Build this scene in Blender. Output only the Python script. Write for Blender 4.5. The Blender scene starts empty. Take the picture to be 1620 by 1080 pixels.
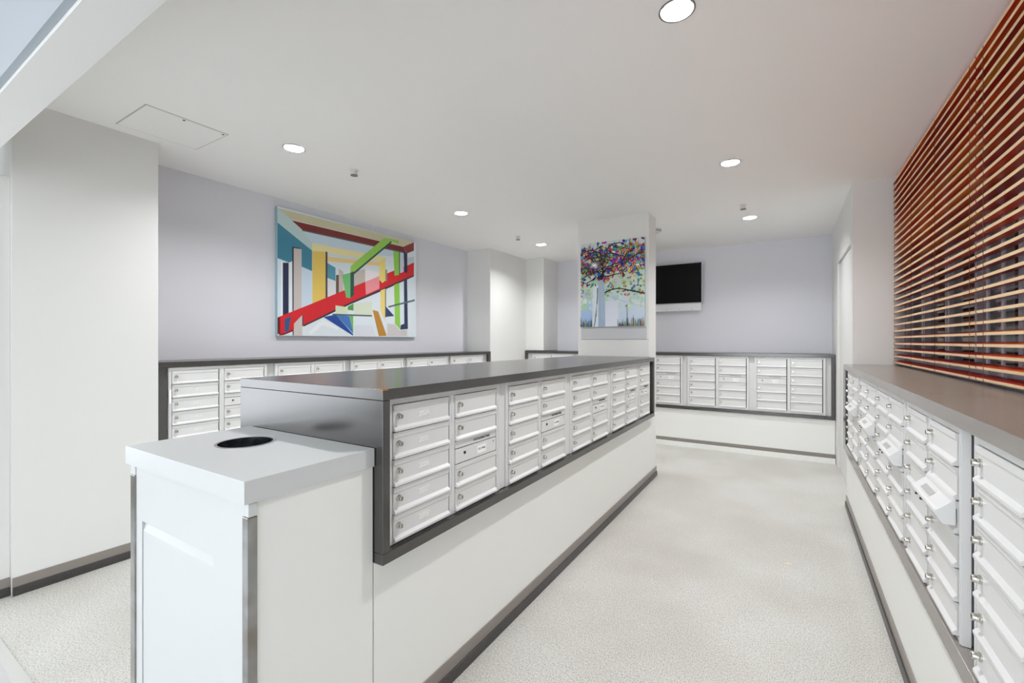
import bpy, bmesh, math, random
from mathutils import Vector, Matrix

# ---------------------------------------------------------------- camera
sc = bpy.context.scene
COL = sc.collection
FPX, VPX, EYE = 712.0, 1249.0, 1.30
YAW = math.atan((VPX - 810.0) / FPX)
cam_d = bpy.data.cameras.new('camera')
cam_d.sensor_width = 36.0
cam_d.lens = 36.0 * FPX / 1620.0
cam_d.clip_start = 0.02
cam = bpy.data.objects.new('camera', cam_d)
cam.location = (0, 0, EYE)
cam.rotation_euler = (math.pi / 2, 0, YAW)
COL.objects.link(cam)
sc.camera = cam

# ---------------------------------------------------------------- world, exposure
w = bpy.data.worlds.new('daylight')
sc.world = w
w.use_nodes = True
bg = w.node_tree.nodes['Background']
bg.inputs['Color'].default_value = (0.90, 0.95, 1.0, 1)   # overcast daylight, reaches the room through openings added in the lobby
bg.inputs['Strength'].default_value = 3.0
LAMP_W = 13.5            # each recessed downlight
sc.view_settings.view_transform = 'Standard'
sc.view_settings.look = 'None'
sc.view_settings.gamma = 1.0
sc.view_settings.use_curve_mapping = False
sc.view_settings.exposure = 0.72
sc.cycles.use_denoising = True
sc.cycles.max_bounces = 14
sc.cycles.diffuse_bounces = 10
sc.cycles.glossy_bounces = 5
sc.cycles.sample_clamp_indirect = 6.0

# light portals in the two openings added in the lobby: they only guide the sampling of the daylight
for px, py, pw, ph, zc, pz in ((-0.45, -3.5, 2.9, 2.545, 1.2725, math.pi), (-4.5, -1.2, 2.2, 1.8, 1.4, math.pi / 2)):
    pd = bpy.data.lights.new('lobby_portal', 'AREA')
    pd.shape = 'RECTANGLE'
    pd.size, pd.size_y = pw, ph
    pd.cycles.is_portal = True
    po = bpy.data.objects.new('lobby_portal', pd)
    po.location = (px, py, zc)
    po.rotation_euler = (math.pi / 2, 0, pz)
    COL.objects.link(po)

# ---------------------------------------------------------------- helpers
def s2l(c):
    c = c / 255.0
    return c / 12.92 if c <= 0.04045 else ((c + 0.055) / 1.055) ** 2.4
def rgb(r, g, b): return (s2l(r), s2l(g), s2l(b), 1.0)

def mat(name, color, rough=0.5, metal=0.0, spec=0.5, noise=None, bump=None, coat=0.0):
    """noise = (scale, colour2, low, high); bump = (scale, strength)"""
    m = bpy.data.materials.new(name)
    m.use_nodes = True
    nt = m.node_tree
    b = nt.nodes['Principled BSDF']
    b.inputs['Base Color'].default_value = color
    b.inputs['Roughness'].default_value = rough
    b.inputs['Metallic'].default_value = metal
    b.inputs['Specular IOR Level'].default_value = spec
    b.inputs['Coat Weight'].default_value = coat
    b.inputs['Coat Roughness'].default_value = 0.08
    tc = nt.nodes.new('ShaderNodeTexCoord')
    if noise:
        n = nt.nodes.new('ShaderNodeTexNoise')
        n.inputs['Scale'].default_value = noise[0]
        n.inputs['Detail'].default_value = 2.0
        nt.links.new(tc.outputs['Object'], n.inputs['Vector'])
        r = nt.nodes.new('ShaderNodeValToRGB')
        r.color_ramp.elements[0].position = noise[2]
        r.color_ramp.elements[1].position = noise[3]
        r.color_ramp.elements[0].color = noise[1]
        r.color_ramp.elements[1].color = color
        nt.links.new(n.outputs['Fac'], r.inputs['Fac'])
        nt.links.new(r.outputs['Color'], b.inputs['Base Color'])
    if bump:
        n2 = nt.nodes.new('ShaderNodeTexNoise')
        n2.inputs['Scale'].default_value = bump[0]
        nt.links.new(tc.outputs['Object'], n2.inputs['Vector'])
        bp = nt.nodes.new('ShaderNodeBump')
        bp.inputs['Strength'].default_value = bump[1]
        bp.inputs['Distance'].default_value = 0.002
        nt.links.new(n2.outputs['Fac'], bp.inputs['Height'])
        nt.links.new(bp.outputs['Normal'], b.inputs['Normal'])
    return m

def emit(name, color, strength):
    m = bpy.data.materials.new(name)
    m.use_nodes = True
    b = m.node_tree.nodes['Principled BSDF']
    b.inputs['Base Color'].default_value = (0.9, 0.9, 0.9, 1)
    b.inputs['Emission Color'].default_value = color
    b.inputs['Emission Strength'].default_value = strength
    return m

def paint_mat(name, rough):
    m = bpy.data.materials.new(name)
    m.use_nodes = True
    nt = m.node_tree
    a = nt.nodes.new('ShaderNodeAttribute')
    a.attribute_name = 'Col'
    b = nt.nodes['Principled BSDF']
    nt.links.new(a.outputs['Color'], b.inputs['Base Color'])
    b.inputs['Roughness'].default_value = rough
    return m

M = {}
M['wall'] = mat('white_wall_paint', rgb(226, 226, 224), 0.55, bump=(90, 0.05))
M['grey_wall'] = mat('lavender_grey_wall_paint', rgb(220, 220, 227), 0.55, bump=(90, 0.05))
M['ceiling'] = mat('ceiling_paint', rgb(250, 249, 247), 0.7, bump=(120, 0.04))
M['laminate'] = mat('white_laminate', rgb(238, 239, 236), 0.4)
M['box_white'] = mat('white_cabinet_laminate', rgb(206, 208, 209), 0.35, bump=(60, 0.04))
M['slate'] = mat('charcoal_speckled_laminate', rgb(54, 51, 48), 0.21, noise=(900, rgb(38, 36, 35), 0.40, 0.62), spec=0.5)
M['slate'].node_tree.nodes['Principled BSDF'].inputs['IOR'].default_value = 1.9
M['taupe'] = mat('taupe_grey_laminate', rgb(146, 140, 135), 0.24, noise=(900, rgb(126, 120, 116), 0.40, 0.62))
M['taupe'].node_tree.nodes['Principled BSDF'].inputs['IOR'].default_value = 1.7
M['core'] = mat('orange_chip_core', rgb(176, 108, 34), 0.6)
M['base_strip'] = mat('taupe_rubber_base', rgb(138, 131, 125), 0.35)
M['toe'] = mat('black_rubber_toe', rgb(58, 55, 54), 0.35, noise=(260, rgb(92, 90, 90), 0.30, 0.44))
M['mail'] = mat('silver_white_mailbox_paint', rgb(222, 222, 222), 0.34, metal=0.0, spec=0.6)
M['mail_door'] = mat('silver_white_door_paint', rgb(222, 222, 222), 0.32, spec=0.6)
M['gap'] = mat('mailbox_interior', rgb(96, 96, 98), 0.6)
M['chrome'] = mat('chrome', rgb(205, 202, 195), 0.18, metal=1.0)
M['keyway'] = mat('keyway_black', rgb(24, 23, 22), 0.4)
M['steel'] = mat('stainless_trim', rgb(176, 176, 178), 0.22, metal=1.0, noise=(14, rgb(150, 146, 140), 0.35, 0.65))
M['engraved'] = mat('pale_engraving', rgb(246, 246, 244), 0.5)
M['ink'] = mat('black_ink', rgb(46, 46, 46), 0.5)
M['sticker'] = mat('white_sticker', rgb(250, 250, 250), 0.5)
M['grey_label'] = mat('grey_label', rgb(178, 178, 176), 0.5)
M['tv_black'] = mat('tv_screen', rgb(6, 6, 7), 0.55, spec=0.15)
M['tv_bezel'] = mat('tv_bezel', rgb(186, 184, 194), 0.3)
M['tv_bar'] = mat('tv_bar_white', rgb(228, 228, 232), 0.35)
M['can_white'] = mat('downlight_white', rgb(245, 245, 243), 0.4)
M['can_ring'] = mat('downlight_ring', rgb(128, 127, 125), 0.4)
M['plastic'] = mat('detector_plastic', rgb(222, 221, 218), 0.4)
M['hatch'] = mat('hatch_paint', rgb(249, 248, 246), 0.6)
M['hatch_gap'] = mat('hatch_shadow_gap', rgb(190, 189, 186), 0.7)
M['dark_out'] = mat('dark_box_beyond', rgb(46, 26, 22), 0.6)
M['mullion'] = mat('grey_mullion', rgb(190, 194, 204), 0.4)
M['cord'] = mat('ladder_cord', rgb(120, 60, 36), 0.8)
M['backing'] = mat('grey_shadow_band', rgb(198, 199, 202), 0.6)  # even grey for the shadow band below the tree picture
M['canvas'] = mat('canvas_edge', rgb(150, 182, 190), 0.6)
M['paint'] = paint_mat('painted_surface', 0.45)
M['gloss_print'] = paint_mat('gloss_print', 0.08)
M['lamp'] = emit('lamp_lens', (1.0, 0.98, 0.95, 1), 2.5)
M['added_lobby_wall'] = mat('added_lobby_wall_grey', rgb(196, 195, 194), 0.5)
M['threshold'] = mat('threshold_metal', rgb(214, 214, 210), 0.3, metal=0.3)
M['header_shade'] = mat('blue_grey_header_shade', rgb(158, 166, 174), 0.4)
M['lobby_floor'] = mat('lobby_floor_tile', rgb(196, 197, 196), 0.35)

# slat wood: red stained timber with grain
def wood(name, c1, c2, rough):
    m = bpy.data.materials.new(name)
    m.use_nodes = True
    nt = m.node_tree
    b = nt.nodes['Principled BSDF']
    tc = nt.nodes.new('ShaderNodeTexCoord')
    mp = nt.nodes.new('ShaderNodeMapping')
    mp.inputs['Scale'].default_value = (30, 2.0, 60)
    n = nt.nodes.new('ShaderNodeTexNoise')
    n.inputs['Scale'].default_value = 2.0
    n.inputs['Detail'].default_value = 4
    r = nt.nodes.new('ShaderNodeValToRGB')
    r.color_ramp.elements[0].position = 0.35
    r.color_ramp.elements[1].position = 0.68
    r.color_ramp.elements[0].color = c1
    r.color_ramp.elements[1].color = c2
    nt.links.new(tc.outputs['Object'], mp.inputs['Vector'])
    nt.links.new(mp.outputs['Vector'], n.inputs['Vector'])
    nt.links.new(n.outputs['Fac'], r.inputs['Fac'])
    nt.links.new(r.outputs['Color'], b.inputs['Base Color'])
    b.inputs['Roughness'].default_value = rough
    return m
M['wood'] = wood('red_stained_slat', rgb(176, 26, 12), rgb(236, 104, 28), 0.3)
M['wood_gold'] = wood('amber_slat', rgb(190, 96, 24), rgb(240, 156, 50), 0.3)
M['wood_dark'] = wood('dark_red_slat', rgb(128, 12, 12), rgb(186, 40, 18), 0.3)
M['wood_edge'] = wood('pale_slat_edge', rgb(232, 186, 134), rgb(250, 222, 176), 0.35)

# speckled floor
def floor_mat():
    m = bpy.data.materials.new('speckled_floor')
    m.use_nodes = True
    nt = m.node_tree
    b = nt.nodes['Principled BSDF']
    tc = nt.nodes.new('ShaderNodeTexCoord')
    def noise(scale, detail, sx=1, sy=1):
        mp = nt.nodes.new('ShaderNodeMapping')
        mp.inputs['Scale'].default_value = (sx, sy, 1)
        n = nt.nodes.new('ShaderNodeTexNoise')
        n.inputs['Scale'].default_value = scale
        n.inputs['Detail'].default_value = detail
        nt.links.new(tc.outputs['Object'], mp.inputs['Vector'])
        nt.links.new(mp.outputs['Vector'], n.inputs['Vector'])
        return n
    def ramp(src, p0, c0, p1, c1):
        r = nt.nodes.new('ShaderNodeValToRGB')
        r.color_ramp.elements[0].position = p0
        r.color_ramp.elements[1].position = p1
        r.color_ramp.elements[0].color = c0
        r.color_ramp.elements[1].color = c1
        nt.links.new(src.outputs['Fac'], r.inputs['Fac'])
        return r
    def mul(a, bb):
        x = nt.nodes.new('ShaderNodeMix')
        x.data_type = 'RGBA'
        x.blend_type = 'MULTIPLY'
        x.inputs['Factor'].default_value = 1.0
        nt.links.new(a.outputs[0] if a.type != 'MIX' else a.outputs[2], x.inputs[6])
        nt.links.new(bb.outputs[0], x.inputs[7])
        return x
    speck = ramp(noise(250, 3), 0.33, rgb(128, 125, 118), 0.46, rgb(218, 217, 213))
    fine = ramp(noise(150, 3, 1.4, 0.8), 0.34, rgb(214, 212, 206), 0.52, (1, 1, 1, 1))
    broad = ramp(noise(1.6, 2), 0.35, rgb(240, 239, 236), 0.65, (1, 1, 1, 1))
    mm = mul(mul(speck, fine), broad)
    nt.links.new(mm.outputs[2], b.inputs['Base Color'])
    b.inputs['Roughness'].default_value = 0.42
    return m
M['floor'] = floor_mat()

class MB:
    def __init__(s):
        s.v, s.f, s.mi, s.c = [], [], [], []
    def add(s, verts, faces, mi=0):
        o = len(s.v)
        s.v += [tuple(p) for p in verts]
        s.f += [tuple(i + o for i in f) for f in faces]
        s.mi += [mi] * len(faces)
        return s
    def box(s, x0, y0, z0, x1, y1, z1, mi=0):
        x0, x1 = min(x0, x1), max(x0, x1); y0, y1 = min(y0, y1), max(y0, y1); z0, z1 = min(z0, z1), max(z0, z1)
        v = [(x0, y0, z0), (x1, y0, z0), (x1, y1, z0), (x0, y1, z0), (x0, y0, z1), (x1, y0, z1), (x1, y1, z1), (x0, y1, z1)]
        f = [(0, 3, 2, 1), (4, 5, 6, 7), (0, 1, 5, 4), (1, 2, 6, 5), (2, 3, 7, 6), (3, 0, 4, 7)]
        return s.add(v, f, mi)
    def prism(s, poly, axis, a, b, mi=0):
        """poly: 2-D points extruded along axis x (poly=(y,z)), y (poly=(x,z)) or z (poly=(x,y))"""
        n = len(poly)
        def P(p, t):
            return {'x': (t, p[0], p[1]), 'y': (p[0], t, p[1]), 'z': (p[0], p[1], t)}[axis]
        v = [P(p, a) for p in poly] + [P(p, b) for p in poly]
        f = [tuple(range(n - 1, -1, -1)), tuple(range(n, 2 * n))]
        f += [(i, (i + 1) % n, n + (i + 1) % n, n + i) for i in range(n)]
        return s.add(v, f, mi)
    def lathe(s, prof, n=24, axis='z', c=(0, 0, 0), mi=0, close=True):
        """prof: (radius, height) pairs; caps closed where radius is 0"""
        v, f = [], []
        for r, h in prof:
            for k in range(n):
                t = 2 * math.pi * k / n
                p = (r * math.cos(t), r * math.sin(t), h)
                if axis == 'y': p = (p[0], p[2], p[1])
                if axis == 'x': p = (p[2], p[0], p[1])
                v.append((p[0] + c[0], p[1] + c[1], p[2] + c[2]))
        for i in range(len(prof) - 1):
            for k in range(n):
                a, b_ = i * n + k, i * n + (k + 1) % n
                f.append((a, b_, b_ + n, a + n))
        if close:
            f.append(tuple(range(n - 1, -1, -1)))
            f.append(tuple((len(prof) - 1) * n + k for k in range(n)))
        return s.add(v, f, mi)
    def mesh(s, name, mats, bevel=0.0, smooth=False, fix=True):
        me = bpy.data.meshes.new(name)
        me.from_pydata(s.v, [], s.f)
        for m in (mats if isinstance(mats, (list, tuple)) else [mats]):
            me.materials.append(m)
        me.polygons.foreach_set('material_index', s.mi)
        if fix or bevel:
            bm = bmesh.new()
            bm.from_mesh(me)
            if fix: bmesh.ops.recalc_face_normals(bm, faces=bm.faces)
            if bevel:
                bmesh.ops.bevel(bm, geom=list(bm.edges), offset=bevel, segments=2, affect='EDGES', profile=0.5)
            bm.to_mesh(me)
            bm.free()
        if smooth:
            me.polygons.foreach_set('use_smooth', [True] * len(me.polygons))
            me.set_sharp_from_angle(angle=math.radians(35))
        me.update()
        return me

def link(name, data, parent=None, loc=(0, 0, 0), rz=0.0):
    o = bpy.data.objects.new(name, data)
    COL.objects.link(o)
    o.location = loc
    o.rotation_euler = (0, 0, rz)
    if parent is not None: o.parent = parent
    return o
def tag(o, label=None, cat=None, group=None, kind=None):
    if label: o['label'] = label
    if cat: o['category'] = cat
    if group: o['group'] = group
    if kind: o['kind'] = kind
    return o
def thing(name, label, cat, loc=(0, 0, 0), rz=0.0, group=None):
    return tag(link(name, None, None, loc, rz), label, cat, group)
def struct(name, mb, m, label, cat, bevel=0.0, loc=(0, 0, 0)):
    return tag(link(name, mb.mesh(name, m, bevel), None, loc), label, cat, kind='structure')
def part(name, mb, m, parent, loc=(0, 0, 0), bevel=0.0, smooth=False, label=None):
    o = link(name, mb.mesh(name, m, bevel, smooth), parent, loc)
    if label: o['label'] = label
    return o

_txt = {}
def text_mesh(s, size, m, depth=0.0004):
    key = (s, size, m.name)
    if key in _txt: return _txt[key]
    cu = bpy.data.curves.new('lettering', 'FONT')
    cu.body = s
    cu.size = size
    cu.extrude = depth
    cu.resolution_u = 3
    cu.align_x = 'CENTER'
    cu.align_y = 'CENTER'
    ob = bpy.data.objects.new('lettering_tmp', cu)
    COL.objects.link(ob)
    bpy.context.view_layer.update()
    dg = bpy.context.evaluated_depsgraph_get()
    me = bpy.data.meshes.new_from_object(ob.evaluated_get(dg))
    me.transform(Matrix.Rotation(math.pi / 2, 4, 'X'))
    me.materials.clear()
    me.materials.append(m)
    bpy.data.objects.remove(ob)
    bpy.data.curves.remove(cu)
    _txt[key] = me
    return me

# ================================================================ the room
CEIL = 2.545
XL, XNEAR, XPIL = -3.785, -3.375, -3.40        # picture wall, near-left wall, pilaster
YB = 6.40                                       # back wall
DOWN = [(-0.36, 1.765), (-2.715, 1.73), (-2.715, 3.46), (-2.715, 5.12), (-0.35, 3.465), (-0.34, 5.11)]
RCAN = 0.060

struct('floor', MB().box(-3.95, 0.50, -0.1, 0.85, 6.55, 0.0), M['floor'], 'pale speckled floor of the mail room', 'floor')
struct('floor_lobby', MB().box(-4.6, -3.5, -0.1, 1.1, 0.46, -0.001), M['lobby_floor'], 'smooth grey lobby floor before the threshold', 'floor')
struct('trim_1', MB().box(-3.41, 0.46, -0.1, 0.38, 0.50, 0.004), M['threshold'], 'thin metal threshold strip on the floor at lower left', 'threshold')

def ceiling():
    bm = bmesh.new()
    x0, x1, y0, y1 = -3.95, 0.85, 0.50, 6.55
    def loop(pts):
        vs = [bm.verts.new(p) for p in pts]
        return [bm.edges.new((vs[i], vs[(i + 1) % len(vs)])) for i in range(len(vs))]
    es = loop([(x0, y0, CEIL), (x1, y0, CEIL), (x1, y1, CEIL), (x0, y1, CEIL)])
    for (x, y) in DOWN:
        es += loop([(x + RCAN * math.cos(2 * math.pi * k / 32), y + RCAN * math.sin(2 * math.pi * k / 32), CEIL) for k in range(32)])
    bmesh.ops.triangle_fill(bm, use_beauty=True, edges=es, normal=(0, 0, -1))
    bmesh.ops.recalc_face_normals(bm, faces=bm.faces)
    if sum(f.normal.z for f in bm.faces) > 0:
        bmesh.ops.reverse_faces(bm, faces=bm.faces)
    me = bpy.data.meshes.new('ceiling')
    bm.to_mesh(me)
    bm.free()
    # sides and top of the slab
    t = MB().box(x0, y0, CEIL + 0.14, x1, y1, CEIL + 0.24)
    for a in ((x0, y0, x1, y0 + 0.02), (x0, y1 - 0.02, x1, y1), (x0, y0, x0 + 0.02, y1), (x1 - 0.02, y0, x1, y1)):
        t.box(a[0], a[1], CEIL + 0.001, a[2], a[3], CEIL + 0.14)
    tm = t.mesh('t', M['ceiling'])
    bm = bmesh.new()
    bm.from_mesh(me)
    bm.from_mesh(tm)
    bm.to_mesh(me)
    bm.free()
    bpy.data.meshes.remove(tm)
    me.materials.append(M['ceiling'])
    tag(link('ceiling', me), 'flat pale grey ceiling with recessed downlights', 'ceiling', kind='structure')
ceiling()
struct('ceiling_lobby', MB().box(-4.6, -3.5, CEIL, 1.1, 0.39, CEIL + 0.2), M['ceiling'], 'lobby ceiling behind the opening', 'ceiling')
struct('trim_2', MB().box(-4.6, 0.39, 2.145, 1.1, 0.50, CEIL + 0.2), M['wall'], 'pale header beam over the opening, top left corner', 'beam')

struct('trim_added_shade', MB().box(-4.6, 0.372, 2.158, 1.0, 0.3895, CEIL - 0.002), M['header_shade'], 'added blue grey panel darkening the header in the top left corner', 'beam')  # panel added so the brightly lit header front comes out darker
struct('wall_left', MB().box(-3.95, 1.24, 0, XL, 4.96, CEIL), M['grey_wall'], 'lavender grey wall behind the abstract painting', 'wall')
struct('wall_left_front', MB().box(-3.95, 0.615, 0, XNEAR, 1.24, CEIL), M['wall'], 'white wall section at far left of the picture', 'wall')
struct('wall_left_jamb', MB().box(-4.6, 0.39, 0, -3.405, 0.614, 2.145), M['wall'], 'white door jamb at the left picture edge', 'wall')
struct('wall_left_pilaster', MB().box(-3.95, 4.96, 0, XPIL, 6.40, CEIL), M['wall'], 'white pilaster right of the abstract painting', 'wall')
struct('wall_back_pier', MB().box(XPIL, 5.92, 1.168, -3.10, 6.40, CEIL), M['wall'], 'narrow white pier in the far left corner', 'wall')
struct('wall_back', MB().box(-3.95, YB, 0, 0.42, YB + 0.15, CEIL), M['grey_wall'], 'lavender grey back wall with the television', 'wall')
DY0, DY1, DZ = 4.52, 5.70, 2.10
wr = MB()
wr.box(0.47, 4.40, 0, 0.85, 6.55, CEIL)
wr.box(0.42, 4.40, 0, 0.47, DY0, CEIL)
wr.box(0.42, DY1, 0, 0.47, 6.55, CEIL)
wr.box(0.42, DY0, DZ, 0.47, DY1, CEIL)
struct('wall_right_pier', wr, M['wall'], 'white pier at the far end of the wooden louvres', 'wall')
d1 = tag(link('door_1', None, None, (0.44, DY0, 0)), 'white flush door in the recess right of the back wall', 'door', kind='structure')
part('door_leaf', MB().box(0.0, 0.006, 0.004, 0.028, DY1 - DY0 - 0.006, DZ - 0.006), M['wall'], d1)
# lower window wall, window head
struct('wall_right', MB().box(0.725, 0.39, 0, 0.85, 4.40, 1.14), M['wall'], 'wall under the window behind the right counter', 'wall')
struct('wall_right_head', MB().box(0.725, 0.39, 2.50, 0.85, 4.40, CEIL), M['wall'], 'wall strip above the window with wooden louvres', 'wall')
win = tag(link('window_1', None, None, (0.74, 0.5, 1.14)), 'interior window behind the wooden louvres', 'window', kind='structure')
wf = MB()
wf.box(0, 0, 0, 0.07, 3.9, 0.05); wf.box(0, 0, 1.31, 0.07, 3.9, 1.36)
part('window_frame', wf, M['mullion'], win)
for k in range(9):
    part('mullion', MB().box(0.0, 0.03 + k * 0.475, 0.05, 0.07, 0.065 + k * 0.475, 1.31), M['mullion'], win)
glass = bpy.data.materials.new('window_glass')
glass.use_nodes = True
gb = glass.node_tree.nodes['Principled BSDF']
gb.inputs['Transmission Weight'].default_value = 1.0
gb.inputs['Roughness'].default_value = 0.0
gb.inputs['IOR'].default_value = 1.1
M['glass'] = glass
for k in range(8):
    part('pane', MB().box(0.03, 0.067 + k * 0.475, 0.052, 0.036, 0.503 + k * 0.475, 1.308), glass, win)
ob = MB()
ob.box(2.3, 0.4, 0, 2.4, 5.2, CEIL); ob.box(0.86, 0.4, -0.1, 2.3, 5.2, 0.0); ob.box(0.86, 0.4, 2.6, 2.3, 5.2, 2.7)  # closed dark box added so no bright world shows between the slats
ob.box(0.86, 0.4, 0, 2.3, 0.5, 2.6); ob.box(0.86, 5.1, 0, 2.3, 5.2, 2.6)
struct('wall_added_dark_box', ob, M['dark_out'], 'dark box added behind the louvres to block the daylight', 'wall')
POSTS = [(1.05, 1.62, 0.05), (1.3, 2.05, 0.16), (1.1, 2.52, 0.06), (1.5, 2.9, 0.2), (1.2, 3.4, 0.05), (1.1, 3.9, 0.08), (1.5, 4.4, 0.2), (1.0, 1.2, 0.06)]
for i, (px, py, pw) in enumerate(POSTS):
    p = MB().box(px, py, 0.0, px + 0.06, py + pw, 2.6)
    o = struct('wall_post', p, M['mullion'], 'pale upright post in the dark space behind the louvres', 'post')
    o['group'] = 'posts behind the louvres'

struct('wall_lobby_added_back', MB().box(-4.6, -3.6, 0, -1.9, -3.5, CEIL), M['added_lobby_wall'], 'unseen back lobby wall added to limit the daylight', 'wall')  # unseen lobby walls, added and opened up to steer the daylight
lw = MB().box(-4.6, -3.5, 0, -4.5, 0.39, 0.5).box(-4.6, -3.5, 2.3, -4.5, 0.39, CEIL).box(-4.6, -3.5, 0.5, -4.5, -2.3, 2.3).box(-4.6, -0.1, 0.5, -4.5, 0.39, 2.3)
struct('wall_lobby_added_left', lw, M['added_lobby_wall'], 'unseen left lobby wall added with a wide opening for daylight', 'wall')
struct('wall_lobby_added_right', MB().box(1.0, -3.5, 0, 1.1, 0.39, CEIL), M['added_lobby_wall'], 'unseen right lobby wall added to block side daylight', 'wall')

# baseboards: taupe band over black cove toe
def baseboard(name, x0, y0, x1, y1, side, label):
    """runs along x or y; side = outward unit (nx, ny)"""
    r = tag(link(name, None), label, 'baseboard', kind='structure')
    nx, ny = side
    def strip(t, z0, z1):
        return MB().box(min(x0, x1, x0 + nx * t, x1 + nx * t), min(y0, y1, y0 + ny * t, y1 + ny * t), z0,
                        max(x0, x1, x0 + nx * t, x1 + nx * t), max(y0, y1, y0 + ny * t, y1 + ny * t), z1)
    part('base_band', strip(0.006, 0.045, 0.092), M['base_strip'], r)
    part('base_toe', strip(0.013, 0.0, 0.045), M['toe'], r, bevel=0.003)
    return r

# ---------------------------------------------------------------- downlights
for i, (x, y) in enumerate(DOWN):
    names = ['recessed round downlight nearest, at the top picture edge', 'recessed downlight left of the painting, nearest of the left row',
             'second recessed downlight of the left row, above the painting right edge', 'farthest downlight of the left row, left of the pillar',
             'middle downlight of the right row', 'farthest downlight of the right row, right of the pillar']
    t = thing('recessed_downlight', names[i], 'downlight', (x, y, CEIL), group='recessed downlights')
    R = RCAN
    ring = MB().lathe([(R + 0.001, 0.0), (R + 0.006, -0.001), (R + 0.006, -0.003), (R - 0.002, -0.003), (R - 0.002, 0.0), (R + 0.001, 0.0)], 40, close=False)
    part('trim_ring', ring, M['can_ring'], t, smooth=True)
    can = MB().lathe([(R - 0.001, -0.001), (R - 0.001, 0.034), (0.050, 0.038)], 40, close=False)
    part('reflector', can, M['can_white'], t, smooth=True)
    lens = MB().lathe([(0.052, 0.039), (0.052, 0.044)], 32)
    part('lens', lens, M['lamp'], t, smooth=True)
    ld = bpy.data.lights.new('downlight_lamp', 'AREA')
    ld.shape = 'DISK'
    ld.size = 0.09
    ld.energy = LAMP_W
    ld.color = (0.98, 0.985, 1.0)
    lo = link('lamp_light', ld, t, (0, 0, 0.035))
# sprinklers, detector, access hatch
for x, y, lab in ((-2.69, 2.18, 'small sprinkler head on the ceiling above the painting'), (-2.74, 4.58, 'small sprinkler head on the ceiling left of the pillar'),
                  (-0.36, 4.60, 'small sprinkler head on the ceiling right of the pillar')):
    t = thing('sprinkler_head', lab, 'sprinkler', (x, y, CEIL), group='ceiling sprinkler heads')
    part('escutcheon', MB().lathe([(0.030, 0.0), (0.030, -0.004), (0.022, -0.008), (0.022, -0.009)], 24), M['plastic'], t, smooth=True)
    part('body', MB().lathe([(0.021, -0.009), (0.021, -0.036), (0.024, -0.038)], 24), M['plastic'], t, smooth=True)
    part('deflector', MB().lathe([(0.026, -0.038), (0.026, -0.042)], 24), M['can_ring'], t, smooth=True)
t = thing('smoke_detector', 'white smoke detector half hidden behind the pillar top', 'detector', (-1.28, 5.10, CEIL))
part('base_plate', MB().lathe([(0.075, 0.0), (0.075, -0.012)], 28), M['plastic'], t, smooth=True)
part('dome', MB().lathe([(0.068, -0.012), (0.062, -0.03), (0.04, -0.045), (0.015, -0.048)], 28), M['plastic'], t, smooth=True)
part('sensor_vent', MB().lathe([(0.071, -0.014), (0.071, -0.02)], 28), M['can_ring'], t)
t = thing('ceiling_hatch', 'square access hatch in the ceiling at upper left', 'hatch', (-3.075, 1.205, CEIL))
g = MB()
a, b_, c_ = 0.196, 0.203, 0.206
for q in ((-b_, -c_, b_, -a - 0.004), (-b_, a + 0.004, b_, c_), (-b_, -c_, -a, c_), (a, -c_, b_, c_)):
    g.box(q[0], q[1], -0.0012, q[2], q[3], -0.0002)
part('shadow_gap', g, M['hatch_gap'], t)
part('panel', MB().box(-a, -a - 0.004, -0.003, a, a + 0.004, -0.0004), M['hatch'], t)
for y in (-0.02, 0.185):
    part('latch', MB().lathe([(0.007, -0.003), (0.007, -0.0045)], 12, c=(0.18, y, 0)), M['toe'], t)

# ================================================================ mailboxes
PITCH, GAP = 0.0889, 0.004
_cache = {}
def cached(key, fn):
    if key not in _cache: _cache[key] = fn()
    return _cache[key]

def door_mesh(wd, h):
    # side profile (depth y, height z): ribs at the foot and head, flat field between
    p = [(0.012, 0), (-0.011, 0), (-0.011, 0.007), (-0.002, 0.016), (-0.002, h - 0.021), (-0.005, h - 0.016), (-0.006, h), (0.012, h)]
    return MB().prism(p, 'x', 0, wd).mesh('door', M['mail_door'])
def plain_mesh(wd, h):
    return MB().box(0, -0.003, 0, wd, 0.012, h).mesh('slot_plate', M['mail_door'])
def lock_mesh():
    m = MB().lathe([(0.0105, 0.0), (0.0105, -0.004), (0.0085, -0.005), (0.0085, -0.015), (0.0075, -0.0165)], 16, 'y')
    return m.mesh('lock', M['chrome'], smooth=True)
def key_mesh():
    return MB().box(-0.0012, -0.0170, -0.005, 0.0012, -0.0160, 0.005).mesh('keyway', M['keyway'])
def hood_mesh(wd):
    p = [(0.004, 0.046), (-0.004, 0.046), (-0.006, 0.036), (-0.033, 0.012), (-0.039, 0.010), (-0.041, 0.003), (-0.023, -0.026), (0.004, -0.026)]
    return MB().prism(p, 'x', 0, wd).mesh('mail_slot_hood', M['mail'], bevel=0.0015)

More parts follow.
